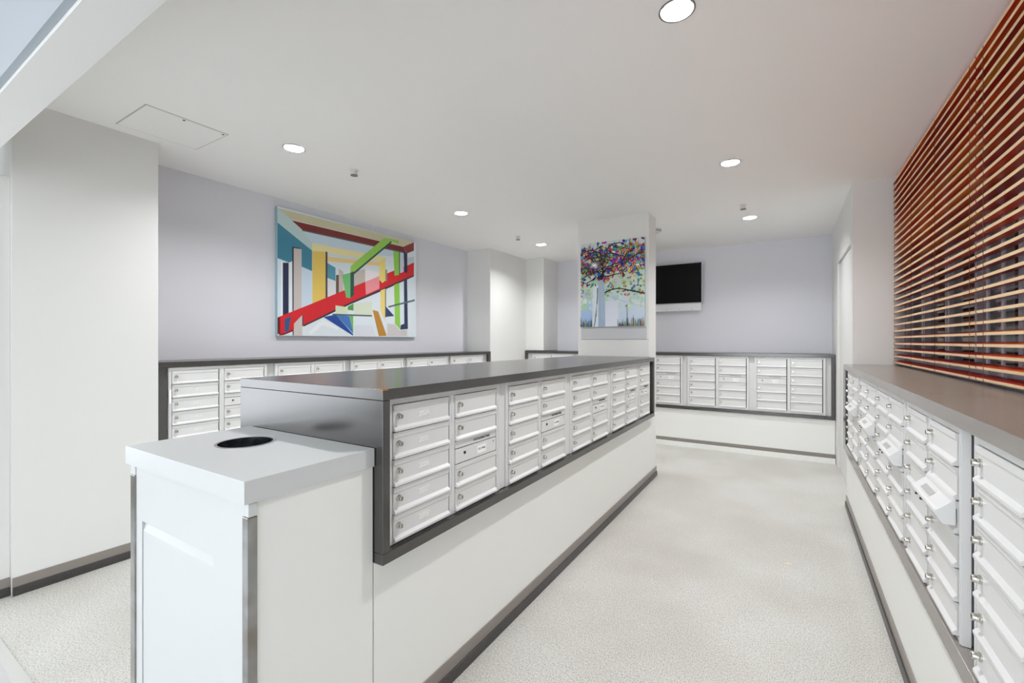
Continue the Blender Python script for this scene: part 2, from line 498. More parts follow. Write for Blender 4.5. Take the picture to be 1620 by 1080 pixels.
def place_unit(label, loc, rz, W, ncol, rows, z0, ztop, group, outgoing=(), hoods=(), numbers=None, PITCH=PITCH):
    """a mailbox unit: local x along the wall, -y outward, z0..ztop outer height, rows counted from the top"""
    t = thing('mailbox_unit', label, 'mailbox', (loc[0], loc[1], 0), rz, group)
    st, mu = 0.020, 0.030
    cw = (W - 2 * st - (ncol - 1) * mu) / ncol
    ry0 = ztop - 0.020 - rows * PITCH
    def frame():
        f = MB()
        f.box(0, 0, z0, st, 0.018, ztop); f.box(W - st, 0, z0, W, 0.018, ztop)
        f.box(st, 0, ztop - 0.020, W - st, 0.018, ztop)
        f.box(st, 0, z0, W - st, 0.018, ry0)
        for c in range(1, ncol):
            x = st + c * cw + (c - 1) * mu
            f.box(x, 0, ry0, x + mu, 0.018, ztop - 0.020)
            f.box(x + 0.012, -0.003, ry0, x + 0.018, 0, ztop - 0.020)
        # slim outer flange
        f.box(0.002, -0.003, z0 + 0.002, 0.008, 0, ztop - 0.002); f.box(W - 0.008, -0.003, z0 + 0.002, W - 0.002, 0, ztop - 0.002)
        return f.mesh('unit_frame', M['mail'])
    link('unit_frame', cached(('frame', W, ncol, rows, z0, ztop, PITCH), frame), t)
    link('back_panel', cached(('back', W, z0, ztop), lambda: MB().box(0.004, 0.0185, z0 + 0.004, W - 0.004, 0.022, ztop - 0.004).mesh('back_panel', M['gap'])), t)
    lk, ky = cached('lock', lock_mesh), cached('key', key_mesh)
    dw = cw - 0.012
    def add_door(c, zb, h, num=None, lock=True):
        x = st + c * (cw + mu) + 0.003
        d = link('door', cached(('door', round(dw, 4), round(h, 4)), lambda: door_mesh(dw, h)), t, (x, 0, zb))
        if lock:
            l = link('lock', lk, d, (0.022, -0.002, h * 0.56))
            link('keyway', ky, d, (0.022, -0.002, h * 0.56))
        if num:
            link('number', text_mesh(num, 0.026, M['engraved'], 0.0008), d, (dw * 0.52, -0.0028, h * 0.48))
        return d
    for c in range(ncol):
        skip = set()
        x = st + c * (cw + mu) + 0.003
        if c in outgoing:                       # rows 3 and 4 make the outgoing slot and its collection door
            skip = {2}
            zt = ztop - 0.020 - 2 * PITCH
            h1 = 0.030
            d = link('slot_plate', cached(('plain', round(dw, 4)), lambda: plain_mesh(dw, h1 - GAP)), t, (x, 0, zt - h1 + GAP / 2))
            link('lettering', text_mesh('OUTGOING MAIL', 0.015, M['ink']), d, (dw * 0.62, -0.0038, (h1 - GAP) * 0.5))
            h2 = PITCH - h1
            d2 = link('collection_door', cached(('cdoor', round(dw, 4), PITCH), lambda: MB().box(0, -0.003, 0, dw, 0.012, h2 - GAP).mesh('collection_door', M['mail_door'])), t, (x, 0, zt - PITCH + GAP / 2))
            link('arrow_lock', cached('alock', lambda: MB().lathe([(0.006, -0.003), (0.006, -0.006)], 14, 'y').mesh('arrow_lock', M['keyway'])), d2, (0.055, 0, h2 * 0.58))
            link('sticker', cached('stick', lambda: MB().box(-0.03, -0.0042, -0.016, 0.03, -0.003, 0.016).mesh('sticker', M['sticker'])), d2, (dw * 0.62, 0, h2 * 0.45))
            link('lettering', text_mesh('U.S. MAIL', 0.0125, M['ink']), d2, (dw * 0.62, -0.0045, h2 * 0.45 + 0.002))
            link('rivet', cached('rivet', lambda: MB().lathe([(0.0025, -0.003), (0.0025, -0.0045)], 8, 'y').mesh('rivet', M['keyway'])), d2, (dw - 0.02, 0, h2 - 0.016))
        for r in range(rows):
            if r in skip: continue
            zb = ztop - 0.020 - (r + 1) * PITCH + GAP / 2
            n = numbers.get((c, r)) if numbers else None
            add_door(c, zb, PITCH - GAP, n)
        if c in hoods:
            zc = ztop - 0.020 - 2.0 * PITCH - 0.040
            hd = link('mail_slot_hood', cached(('hood', round(dw, 4)), lambda: hood_mesh(dw + 0.004)), t, (x - 0.002, -0.008, zc))
            sl = MB()
            sl.add([(dw * 0.22, -0.0152, 0.0287), (dw * 0.22, -0.0287, 0.0167), (dw * 0.62, -0.0287, 0.0167), (dw * 0.62, -0.0152, 0.0287)], [(0, 1, 2, 3)])
            link('slot_label', cached(('slabel', round(dw, 4)), lambda: sl.mesh('slot_label', M['grey_label'])), hd)
            for q in (0.12, 0.34):
                link('screw', cached('screw', lambda: MB().lathe([(0.004, 0.0), (0.004, -0.012)], 10, 'y').mesh('screw', M['keyway'])), hd, (dw * q, -0.024, -0.012))
    return t

# ---------------------------------------------------------------- island
IX, IB, IM = -1.065, -1.105, -1.090     # frame front, base front, mailbox plane
IY0, IY1 = 0.97, 4.25
ITOP = 1.152
isl = thing('mail_island', 'long white island counter with charcoal top and mailbox frame', 'counter', (-1.48, 2.6, 0))
def P(name, mb, m, bevel=0.0, label=None):
    o = part(name, mb, m, isl, (1.48, -2.6, 0), bevel)
    if label: o['label'] = label
    return o
P('base_panel', MB().box(-1.845, IY0 + 0.002, 0, IB, 4.46, 0.608), M['laminate'], label='plain white lower panel')
P('core', MB().box(-1.845, IY0 + 0.03, 0.608, -1.125, 4.378, 1.117), M['laminate'])
P('countertop', MB().prism([(-1.885, IY0), (IX, IY0), (IX, IY1), (-1.15, IY1 + 0.0), (-1.15, 4.378), (-1.885, 4.378)], 'z', 1.117, ITOP), M['slate'], 0.002, 'glossy charcoal countertop')
P('end_panel', MB().box(-1.885, IY0, 0.6435, IX, IY0 + 0.030, 1.1165), M['slate'], 0.0015, 'charcoal end panel')
P('bottom_rail', MB().box(-1.125, IY0, 0.608, IX, IY1, 0.643), M['slate'], 0.002, 'charcoal rail under the mailboxes')
P('end_post', MB().box(-1.125, IY1 - 0.030, 0.6435, IX, IY1, 1.1165), M['slate'], 0.0015)
P('chipped_corner', MB().prism([(-1.075, IY0 - 0.0006), (IX + 0.0006, IY0 - 0.0006), (IX + 0.0006, IY0 + 0.022), (-1.0668, IY0 + 0.002)], 'z', ITOP - 0.004, ITOP + 0.0006), M['core'], label='orange chipped laminate corner')
P('backing', MB().box(-1.1245, IY0 + 0.031, 0.644, -1.114, IY1 - 0.031, 1.116), M['mail'])
for i in range(4):
    y = 1.012 + i * 0.703 + 0.645
    P('divider', MB().box(-1.113, y + 0.004, 0.646, IM - 0.004, y + 0.054, 1.114), M['mail'])
baseboard('baseboard_island', IB, IY0, IB, 4.46, (1, 0), 'taupe and black baseboard along the island')
lab = ['mailbox unit in the island nearest the waste cabinet, numbered 2004 to 2008', 'second mailbox unit along the island from the waste cabinet', 'third mailbox unit along the island from the waste cabinet',
       'fourth mailbox unit along the island from the waste cabinet', 'narrow single column mailbox unit at the far end of the island']
for i in range(5):
    nums = {(0, r): str(2004 + r) for r in range(5)} if i == 0 else None
    one = i == 4
    place_unit(lab[i], (IM, 1.012 + i * 0.703), math.pi / 2, 0.34 if one else 0.645, 1 if one else 2, 5, 0.6445, 1.1155, 'island mailbox units',
               outgoing=(0,) if one else (1,), numbers=nums)

# pillar standing at the island's far end, with its picture
struct('wall_pillar', MB().box(-1.885, 4.38, ITOP, -1.152, 4.64, CEIL).box(-1.885, 4.461, 0, -1.152, 4.64, ITOP), M['wall'], 'white pillar rising from the far end of the island', 'pillar')

# ---------------------------------------------------------------- left cabinet run
def run_parts(name, label, loc, rz, L, depth, base_face, front, ztop, zbot, ends, base_m, tk=0.036, rail=None, top_m=None):
    """a counter run in local space: x along, y=0 is the frame front, +y into the wall"""
    t = thing(name, label, 'counter', loc, rz)
    rail = rail or tk
    top_m = top_m or M['slate']
    part('base_panel', MB().box(0, base_face, 0, L, depth, zbot), base_m, t)
    part('core', MB().box(0.0, base_face + 0.03, zbot, L, depth, ztop - tk), base_m, t)
    part('countertop', MB().box(0, 0, ztop - tk, L, depth, ztop), top_m, t, bevel=0.002)
    part('bottom_rail', MB().box(0, 0, zbot, L, base_face + 0.03, zbot + rail), top_m, t, bevel=0.002)
    for (x0, x1) in ends:
        part('end_post', MB().box(x0, 0, zbot + rail + 0.0005, x1, base_face + 0.03, ztop - tk - 0.0005), M['slate'], t, bevel=0.0015)
    xa = ends[0][1] if ends and ends[0][0] < L / 2 else 0
    xb = ends[-1][0] if ends and ends[-1][1] > L / 2 else L
    part('backing', MB().box(xa + 0.001, base_face + 0.018, zbot + rail + 0.001, xb - 0.001, base_face + 0.0295, ztop - tk - 0.001), M['mail'], t)
    return t
FL = -3.388
run_parts('left_counter', 'charcoal topped mailbox counter below the abstract painting', (FL, 1.242, 0), math.pi / 2, 4.956 - 1.242, FL - XL - 0.002, 0.022, 0, 1.168, 0.46, [(0.0, 0.050), (3.67, 3.714)], M['laminate'])
ll = ['mailbox unit below the painting nearest the white wall corner', 'second mailbox unit below the painting from the left', 'third mailbox unit below the painting from the left',
      'fourth mailbox unit below the painting from the left', 'mailbox unit left of the white pilaster, last of the left wall']
for i in range(5):
    nums = {(0, r): '140%d' % r for r in range(1, 5)} if i == 0 else None
    u = place_unit(ll[i], (FL - 0.014, 1.302 + i * 0.712), math.pi / 2, 0.645, 2, 6, 0.500, 1.130, 'left wall mailbox units', outgoing=(1,), numbers=nums)
    if i == 0:
        part('latch', MB().box(0.0005, -0.014, 0.90, 0.014, -0.0035, 0.99), M['sticker'], u, label='small white latch plate')

# ---------------------------------------------------------------- back cabinet run
FB = 5.88
xs, xe = XPIL + 0.002, 0.416
run_parts('back_counter', 'charcoal topped mailbox counter along the back wall', (xs, FB, 0), 0, xe - xs, YB - FB - 0.002, 0.022, 0, 1.162, 0.46, [(0.0, 0.034), (xe - xs - 0.034, xe - xs)], M['laminate'])
bx = [-1.075 - 0.733 * 3, -1.075 - 0.733 * 2, -1.075 - 0.733, -1.075, -1.075 + 0.733]
lbl = ['mailbox unit in the far left corner, left of the pillar', 'back wall mailbox unit just behind the pillar, left part', 'back wall mailbox unit just right of the pillar', 'middle mailbox unit on the back wall right of the pillar', 'mailbox unit at the right end of the back wall']
for i in range(5):
    place_unit(lbl[i], (bx[i], FB + 0.014), 0, 0.672, 2, 6, 0.500, 1.124, 'back wall mailbox units', PITCH=0.0965, outgoing=(1,) if i in (2, 3) else (0,) if i == 4 else ())
baseboard('baseboard_back', xs, FB + 0.022, xe, FB + 0.022, (0, -1), 'dark baseboard under the back wall counter')
struct('trim_3', MB().box(-3.39, FB - 0.03, 0.0, 0.414, FB + 0.008, 0.052), M['laminate'], 'low white plinth strip at the foot of the back counter', 'trim')

# ---------------------------------------------------------------- right cabinet run
FR = 0.362
run_parts('right_counter', 'taupe grey topped mailbox counter below the wooden louvres', (FR, 4.398, 0), -math.pi / 2, 4.398 - 0.52, 0.724 - FR, 0.022, 0, 1.122, 0.462, [(0.0, 0.150), (3.83, 3.878)], M['laminate'], tk=0.040, rail=0.056, top_m=M['taupe'])
lr = ['right wall mailbox unit farthest away, beside the white pier', 'second right wall mailbox unit from the white pier', 'third right wall mailbox unit from the white pier, with an open slot hood',
      'right wall mailbox unit with the largest slot hood, second nearest', 'nearest right wall mailbox unit, cut by the picture edge']
rs = [4.20, 3.512, 2.858, 2.20, 1.487]
for i in range(5):
    place_unit(lr[i], (FR + 0.014, rs[i]), -math.pi / 2, 0.612, 2, 6, 0.5195, 1.0805, 'right wall mailbox units', hoods=(1,) if i < 4 else ())
baseboard('baseboard_right', FR + 0.022, 0.52, FR + 0.022, 4.398, (-1, 0), 'taupe and black baseboard under the right counter')
baseboard('baseboard_left', XNEAR, 0.616, XNEAR, 1.24, (1, 0), 'dark baseboard at the foot of the left wall')
baseboard('baseboard_jamb', -3.405, 0.40, -3.405, 0.612, (1, 0), 'dark baseboard at the foot of the door jamb')

# ---------------------------------------------------------------- wooden louvres
def louvre(label, ya, yb):
    L = ya - yb
    t = thing('wooden_blind', label, 'blind', (0.688, (ya + yb) / 2, 1.128), group='wooden blinds over the counter')
    def slat(wm):
        m = MB()
        w2, h2 = 0.026, 0.0058
        v = [(-w2, -L / 2, -h2), (w2, -L / 2, -h2), (w2, L / 2, -h2), (-w2, L / 2, -h2), (-w2, -L / 2, h2), (w2, -L / 2, h2), (w2, L / 2, h2), (-w2, L / 2, h2)]
        m.add(v, [(0, 3, 2, 1), (4, 5, 6, 7), (0, 1, 5, 4), (1, 2, 6, 5), (2, 3, 7, 6)], 0)
        m.add([v[0], v[3], v[7], v[4]], [(0, 1, 2, 3)], 1)
        me = m.mesh('slat', [wm, M['wood_edge']], fix=False)
        return me
    mes = [slat(M['wood']), slat(M['wood_dark']), slat(M['wood_gold'])]
    pick = random.Random(int(ya * 100))
    n = 30
    for k in range(n):
        o = link('slat', mes[pick.choice((0, 0, 1, 1, 2))], t, (0, 0, 0.022 + k * 0.0462))
        o.rotation_euler = (0, math.radians(-10), 0)
    for f in (-0.46, -0.15, 0.16, 0.46):
        part('ladder_cord', MB().box(-0.0275, L * f - 0.0008, 0.01, -0.0262, L * f + 0.0008, 1.36), M['cord'], t)
        part('upright', MB().box(0.0275, L * f - 0.012, 0.0, 0.034, L * f + 0.012, 1.40), M['mullion'], t)
    return t
louvre('red brown wooden blind beside the white pier', 4.392, 2.62)
louvre('red brown wooden blind at the right picture edge, nearest', 2.612, 0.56)

# ---------------------------------------------------------------- waste cabinet
BX0, BX1, BY0, BY1, BZ = -1.80, -1.098, 0.574, 0.966, 0.968
t = thing('waste_cabinet', 'white waste cabinet with round chute in its top, before the island', 'cabinet', (-1.46, 0.77, 0))
def Q(name, mb, m, bevel=0.0, label=None, smooth=False, parent=None):
    o = part(name, mb, m, parent or t, (1.46, -0.77, 0) if parent is None else (0, 0, 0), bevel, smooth)
    if label: o['label'] = label
    return o
def top_with_hole():
    cx, cy, R = -1.525, 0.802, 0.082
    bm = bmesh.new()
    def loop(pts):
        vs = [bm.verts.new(p) for p in pts]
        return [bm.edges.new((vs[i], vs[(i + 1) % len(vs)])) for i in range(len(vs))]
    es = loop([(BX0, BY0, BZ), (BX1, BY0, BZ), (BX1, BY1, BZ), (BX0, BY1, BZ)])
    es += loop([(cx + R * math.cos(2 * math.pi * k / 40), cy + R * math.sin(2 * math.pi * k / 40), BZ) for k in range(40)])
    r = bmesh.ops.triangle_fill(bm, use_beauty=True, edges=es, normal=(0, 0, 1))
    ex = bmesh.ops.extrude_face_region(bm, geom=list(bm.faces))
    bmesh.ops.translate(bm, verts=[v for v in ex['geom'] if isinstance(v, bmesh.types.BMVert)], vec=(0, 0, -0.056))
    bmesh.ops.recalc_face_normals(bm, faces=bm.faces)
    me = bpy.data.meshes.new('top')
    bm.to_mesh(me)
    bm.free()
    me.materials.append(M['box_white'])
    o = link('top', me, t, (1.46, -0.77, 0))
    ring = MB().lathe([(R - 0.002, -0.03), (R - 0.002, 0.001), (R + 0.006, 0.0015), (R + 0.006, 0.0002)], 48, c=(cx, cy, BZ), close=False)
    Q('chute_rim', ring, M['steel'], label='steel chute rim', smooth=True)
    liner = MB().lathe([(R - 0.003, 0.0), (R - 0.003, -0.25), (0.0005, -0.26)], 48, c=(cx, cy, BZ - 0.002), close=False)
    Q('chute_liner', liner, M['chute'], smooth=True)
M['chute'] = mat('dark_chute', rgb(78, 84, 90), 0.25, metal=0.6, noise=(40, rgb(40, 46, 52), 0.35, 0.6))
top_with_hole()
x0, x1, y0, y1, zt = BX0 + 0.012, BX1 - 0.008, BY0 + 0.014, BY1, BZ - 0.0565
Q('side_panel', MB().box(x1 - 0.018, y0 + 0.02, 0, x1, y1, zt), M['laminate'], label='plain white side panel')
Q('side_panel', MB().box(x0, y0 + 0.02, 0, x0 + 0.018, y1, zt), M['laminate'])
Q('rear_panel', MB().box(x0 + 0.0185, y1 - 0.018, 0, x1 - 0.0185, y1, zt), M['laminate'])
gz = 0.742
dx0, dx1 = -1.715, -1.275
fr = MB()
fr.box(x0 + 0.03, y0, gz, x1 - 0.022, y0 + 0.018, zt - 0.006); fr.box(x0 + 0.03, y0, 0.0, dx0, y0 + 0.018, gz); fr.box(dx1, y0, 0.0, x1 - 0.022, y0 + 0.018, gz)
Q('front_frame', fr, M['box_white'])
fd = Q('flap_door', MB().prism([(y0 + 0.018, 0.10), (y0 + 0.0025, 0.10), (y0 + 0.0025, gz - 0.030), (y0 + 0.010, gz - 0.004), (y0 + 0.018, gz - 0.004)], 'x', dx0 + 0.002, dx1 - 0.002), M['box_white'], label='inset flap door with finger groove')
Q('corner_trim', MB().box(x1 - 0.0215, y0 - 0.004, 0, x1 + 0.004, y0 + 0.0195, zt - 0.035), M['steel'], 0.0015, 'stainless steel corner trim')
Q('corner_trim', MB().box(x0 - 0.004, y0 - 0.004, 0, x0 + 0.0295, y0 + 0.0195, zt - 0.035), M['steel'], 0.0015, 'stainless steel corner trim')
Q('corner_cap', MB().box(x1 - 0.0215, y0 - 0.003, zt - 0.034, x1 + 0.005, y0 + 0.0195, zt - 0.001), M['box_white'], 0.0015)
Q('corner_cap', MB().box(x0 - 0.004, y0 - 0.003, zt - 0.034, x0 + 0.0295, y0 + 0.0195, zt - 0.001), M['box_white'], 0.0015)

# ---------------------------------------------------------------- television
t = thing('television', 'wall mounted black television on the back wall behind the pillar', 'television', (-1.46, 6.36, 1.77))
part('bezel', MB().box(-0.492, -0.03, 0.036, 0.492, 0.012, 0.58), M['tv_bezel'], t, bevel=0.004)
part('screen', MB().box(-0.476, -0.033, 0.046, 0.476, -0.0302, 0.568), M['tv_black'], t)
part('wall_bracket', MB().box(-0.2, 0.0125, 0.15, 0.2, 0.038, 0.45), M['toe'], t)
bar = part('speaker_bar', MB().box(-0.47, -0.028, -0.062, 0.47, 0.0, 0.034), M['tv_bar'], t, bevel=0.003, label='white lower bar')
for x in (0.03, 0.20, 0.36):
    part('clip', MB().box(x, -0.031, -0.055, x + 0.006, -0.0285, -0.025), M['mullion'], bar)

# ================================================================ pictures
class Art:
    """flat coloured shapes, each a hair in front of the last; local x right, z up, -y outward"""
    def __init__(s): s.v, s.f, s.c, s.k = [], [], [], 0
    def poly(s, pts, col, col2=None):
        s.k += 1
        y = -0.000015 * s.k
        o = len(s.v)
        zs = [p[1] for p in pts]
        lo, hi = min(zs), max(zs)
        for p in pts:
            s.v.append((p[0], y, p[1]))
            t = 0 if not col2 or hi == lo else (p[1] - lo) / (hi - lo)
            c = col if not col2 else tuple(col[i] * (1 - t) + col2[i] * t for i in range(3))
            s.c.append((s2l(c[0]), s2l(c[1]), s2l(c[2]), 1.0))
        s.f.append(tuple(range(o, o + len(pts))))
    def stroke(s, pts, w0, w1, col):
        n = len(pts)
        for i in range(n - 1):
            (ax, az), (bx_, bz) = pts[i], pts[i + 1]
            L = math.hypot(bx_ - ax, bz - az) or 1
            nx, nz = -(bz - az) / L, (bx_ - ax) / L
            wa, wb = w0 + (w1 - w0) * i / (n - 1), w0 + (w1 - w0) * (i + 1) / (n - 1)
            s.poly([(ax - nx * wa, az - nz * wa), (bx_ - nx * wb, bz - nz * wb), (bx_ + nx * wb, bz + nz * wb), (ax + nx * wa, az + nz * wa)], col)
    def obj(s, name, m, parent, loc):
        me = bpy.data.meshes.new(name)
        me.from_pydata(s.v, [], s.f)
        a = me.color_attributes.new('Col', 'FLOAT_COLOR', 'POINT')
        a.data.foreach_set('color', [x for c in s.c for x in c])
        me.materials.append(m)
        bm = bmesh.new()
        bm.from_mesh(me)
        for f in bm.faces: f.normal_update()
        bmesh.ops.reverse_faces(bm, faces=[f for f in bm.faces if f.normal.y > 0])
        bmesh.ops.triangulate(bm, faces=[f for f in bm.faces if len(f.verts) > 4])
        bm.to_mesh(me)
        bm.free()
        return link(name, me, parent, loc)

PAINT = [
    ((222, 232, 238), [(0,1),(1,1),(1,0),(0,0)]),
    ((205, 200, 168), [(0,0.985),(0.978,0.999),(0.876,0.923),(0.072,0.922)]),
    ((188, 212, 212), [(0,0.985),(0.072,0.922),(0.136,0.867),(0.195,0.77),(0.195,0.707),(0,0.873)]),
    ((200, 218, 232), [(0.136,0.862),(0.876,0.865),(0.876,0.822),(0.574,0.763),(0.195,0.77)]),
    ((118, 36, 36), [(0.076,0.917),(0.876,0.923),(0.905,0.873),(0.136,0.862)]),
    ((140, 52, 48), [(0.978,0.999),(0.978,0.91),(0.912,0.865),(0.876,0.923)]),
    ((92, 92, 88), [(0.136,0.862),(0.902,0.875),(0.902,0.86),(0.136,0.852)]),
    ((62, 132, 158), [(0,0.873),(0.195,0.707),(0.195,0.537),(0,0.598)]),
    ((210, 226, 238), [(0,0.598),(0.195,0.537),(0.195,0.273),(0,0.14)]),
    ((235, 240, 245), [(0.018,0.584),(0.03,0.569),(0.03,0.135),(0.018,0.129)]),
    ((34, 42, 78), [(0.028,0.569),(0.06,0.576),(0.06,0.155),(0.028,0.135)]),
    ((228, 236, 242), [(0.06,0.576),(0.08,0.593),(0.08,0.181),(0.06,0.155)]),
    ((45, 45, 52), [(0.079,0.709),(0.133,0.708),(0.133,0.698),(0.088,0.699),(0.088,0.003),(0.082,0.003)]),
    ((202, 193, 190), [(0.088,0.699),(0.133,0.703),(0.133,0.003),(0.089,0.003)]),
    ((205, 222, 238), [(0.134,0.561),(0.195,0.537),(0.195,0.273),(0.134,0.235)]),
    ((214, 226, 232), [(0.195,0.77),(0.722,0.778),(0.722,0.487),(0.407,0.411),(0.195,0.273)]),
    ((236, 226, 170), [(0.195,0.77),(0.722,0.778),(0.669,0.725),(0.285,0.711),(0.195,0.704)]),
    ((238, 208, 140), [(0.291,0.68),(0.671,0.714),(0.671,0.682),(0.291,0.641)]),
    ((196, 186, 178), [(0.466,0.585),(0.556,0.631),(0.556,0.51),(0.466,0.447)]),
    ((232, 200, 98), [(0.197,0.705),(0.28,0.717),(0.28,0.282),(0.21,0.189),(0.197,0.204)]),
    ((66, 66, 78), [(0.279,0.722),(0.291,0.719),(0.291,0.287),(0.279,0.267)]),
    ((80, 150, 176), [(0.291,0.625),(0.344,0.597),(0.344,0.481),(0.291,0.498)]),
    ((226, 226, 230), [(0.291,0.495),(0.344,0.478),(0.344,0.375),(0.291,0.29)]),
    ((105, 82, 74), [(0.347,0.535),(0.366,0.538),(0.366,0.383),(0.347,0.37)]),
    ((200, 186, 178), [(0.366,0.594),(0.398,0.571),(0.398,0.398),(0.366,0.383)]),
    ((236, 228, 232), [(0.556,0.631),(0.669,0.618),(0.669,0.588),(0.556,0.51)]),
    ((214, 30, 40), [(0,0.14),(0.195,0.269),(0.407,0.411),(0.556,0.51),(0.734,0.623),(0.978,0.791),(0.978,0.655),(0.722,0.483),(0.45,0.308),(0.145,0.088),(0.038,0.017),(0,0.011)]),
    ((238, 150, 158), [(0.556,0.51),(0.669,0.584),(0.669,0.464),(0.562,0.391)]),
    ((58, 48, 58), [(0.145,0.09),(0.45,0.31),(0.722,0.487),(0.978,0.657),(0.978,0.639),(0.722,0.465),(0.45,0.291),(0.145,0.075)]),
    ((110, 20, 30), [(0,0.137),(0.014,0.143),(0.014,0.016),(0,0.011)]),
    ((120, 20, 30), [(0.008,0.013),(0.038,0.02),(0.084,0.051),(0.084,0.036),(0.034,0.005),(0.009,0.001)]),
    ((48, 84, 132), [(0.038,0.13),(0.073,0.154),(0.06,0.041),(0.038,0.023)]),
    ((206, 196, 192), [(0.089,0.097),(0.136,0.168),(0.136,0.004),(0.089,0.003)]),
    ((120, 60, 66), [(0.136,0.168),(0.146,0.161),(0.146,0.085),(0.136,0.074)]),
    ((236, 216, 124), [(0.669,0.725),(0.719,0.772),(0.719,0.549),(0.693,0.521),(0.669,0.549)]),
    ((150, 140, 120), [(0.719,0.665),(0.734,0.653),(0.734,0.545),(0.719,0.546)]),
    ((240, 216, 128), [(0.678,0.448),(0.717,0.471),(0.717,0.147),(0.678,0.259)]),
    ((70, 76, 90), [(0.717,0.471),(0.724,0.469),(0.724,0.189),(0.717,0.191)]),
    ((226, 232, 236), [(0.734,0.474),(0.794,0.51),(0.794,0.224),(0.734,0.294)]),
    ((150, 206, 86), [(0.45,0.636),(0.711,0.966),(0.767,0.95),(0.469,0.578),(0.444,0.57)]),
    ((148, 204, 88), [(0.711,0.966),(0.834,0.974),(0.834,0.943),(0.767,0.95)]),
    ((46, 84, 80), [(0.469,0.581),(0.767,0.95),(0.774,0.939),(0.474,0.564)]),
    ((112, 192, 118), [(0.388,0.543),(0.447,0.573),(0.447,0.345),(0.417,0.344)]),
    ((44, 84, 82), [(0.447,0.573),(0.473,0.592),(0.473,0.378),(0.447,0.345)]),
    ((148, 206, 84), [(0.787,0.854),(0.838,0.862),(0.838,0.628),(0.798,0.612)]),
    ((50, 80, 70), [(0.838,0.862),(0.846,0.861),(0.846,0.63),(0.838,0.628)]),
    ((148, 206, 84), [(0.794,0.521),(0.841,0.549),(0.85,0.074),(0.801,0.134)]),
    ((40, 50, 86), [(0.88,0.878),(0.914,0.869),(0.914,0.666),(0.886,0.661)]),
    ((44, 54, 86), [(0.883,0.574),(0.912,0.595),(0.92,0.084),(0.85,0.074),(0.853,0.12),(0.886,0.137)]),
    ((205, 216, 226), [(0.846,0.83),(0.88,0.836),(0.88,0.667),(0.846,0.648)]),
    ((196, 206, 214), [(0.914,0.816),(0.978,0.847),(0.978,0.786),(0.914,0.74)]),
    ((26, 72, 150), [(0.265,0.162),(0.344,0.189),(0.466,0.02),(0.466,0.006)]),
    ((70, 120, 190), [(0.344,0.189),(0.441,0.183),(0.466,0.027)]),
    ((92, 156, 82), [(0.428,0.266),(0.469,0.299),(0.469,0.234),(0.428,0.237)]),
    ((112, 184, 82), [(0.443,0.184),(0.467,0.191),(0.467,0.02)]),
    ((212, 226, 196), [(0.344,0.269),(0.428,0.261),(0.428,0.203),(0.344,0.196)]),
    ((218, 226, 206), [(0.474,0.296),(0.609,0.333),(0.609,0.203),(0.474,0.203)]),
    ((88, 98, 98), [(0.324,0.195),(0.609,0.204),(0.609,0.19),(0.324,0.183)]),
    ((190, 136, 52), [(0.614,0.254),(0.659,0.243),(0.73,0.01),(0.664,0.006)]),
    ((50, 70, 112), [(0.724,0.296),(0.795,0.209),(0.724,0.195)]),
    ((90, 110, 120), [(0.741,0.302),(0.985,0.399),(0.985,0.38),(0.747,0.287)]),
    ((236, 240, 244), [(0.172,0.023),(0.257,0.144),(0.35,0.081),(0.365,0.057),(0.257,0.092),(0.195,0.014)]),
    ((218, 222, 230), [(0.474,0.103),(0.609,0.107),(0.634,0.009),(0.474,0.006)]),
    ((206, 202, 202), [(0.734,0.13),(0.801,0.126),(0.841,0.066),(0.912,0.076),(0.912,0.01),(0.734,0.007)]),
]

PW, PH = 1.69, 1.115
t = thing('abstract_painting', 'large abstract canvas with red diagonal bar on the left wall', 'painting', (XL + 0.003, 2.235, 1.35), math.pi / 2)
part('canvas', MB().box(0, -0.034, 0, PW, 0, PH), M['canvas'], t, bevel=0.002)
art = Art()
for c, pts in PAINT:
    art.poly([(0.001 + u * (PW - 0.002), 0.001 + v * (PH - 0.002)) for u, v in pts], c)
art.obj('painted_surface', M['paint'], t, (0, -0.0345, 0))

# tree picture on the pillar
TW, TH = 0.665, 0.86
t = thing('tree_picture', 'colourful tree picture hung on the white pillar', 'picture', (-1.850, 4.379, 1.450))
part('shadow_band', MB().box(0.0, -0.006, -0.125, TW + 0.012, -0.0005, -0.001), M['backing'], t, label='grey band standing for the shadow under the picture')  # thin grey slab stands in for the picture's shadow on the pillar
part('panel', MB().box(0, -0.016, 0, TW, -0.0005, TH), M['canvas'], t)
rnd = random.Random(7)
art = Art()
def S(u, v): return (u * TW, v * TH)
def quad(u0, v0, u1, v1, c, c2=None): art.poly([S(u0, v0), S(u1, v0), S(u1, v1), S(u0, v1)], c, c2)
quad(0, 0, 1, 0.30, (196, 212, 232), (206, 222, 232))
quad(0, 0.30, 1, 0.55, (206, 222, 232), (196, 224, 200))
quad(0, 0.55, 1, 0.80, (196, 224, 200), (206, 216, 222))
quad(0, 0.80, 1, 1, (206, 216, 222), (214, 222, 222))
quad(0, 0, 0.19, 0.42, (150, 180, 225), (186, 208, 226))
for _ in range(150):                              # soft background dabs
    u, v = rnd.random(), rnd.uniform(0.22, 0.66)
    r = rnd.uniform(0.012, 0.05)
    c = rnd.choice([(190, 218, 186), (204, 228, 200), (214, 226, 220), (186, 214, 212), (222, 224, 208), (212, 216, 228), (176, 208, 176)])
    k0 = rnd.random() * 6
    art.poly([(min(max(u * TW + r * rnd.uniform(.6, 1) * math.cos(k0 + a), 0.002), TW - 0.002), v * TH + r * rnd.uniform(.5, 1) * math.sin(k0 + a)) for a in [k * 1.047 for k in range(6)]], c)
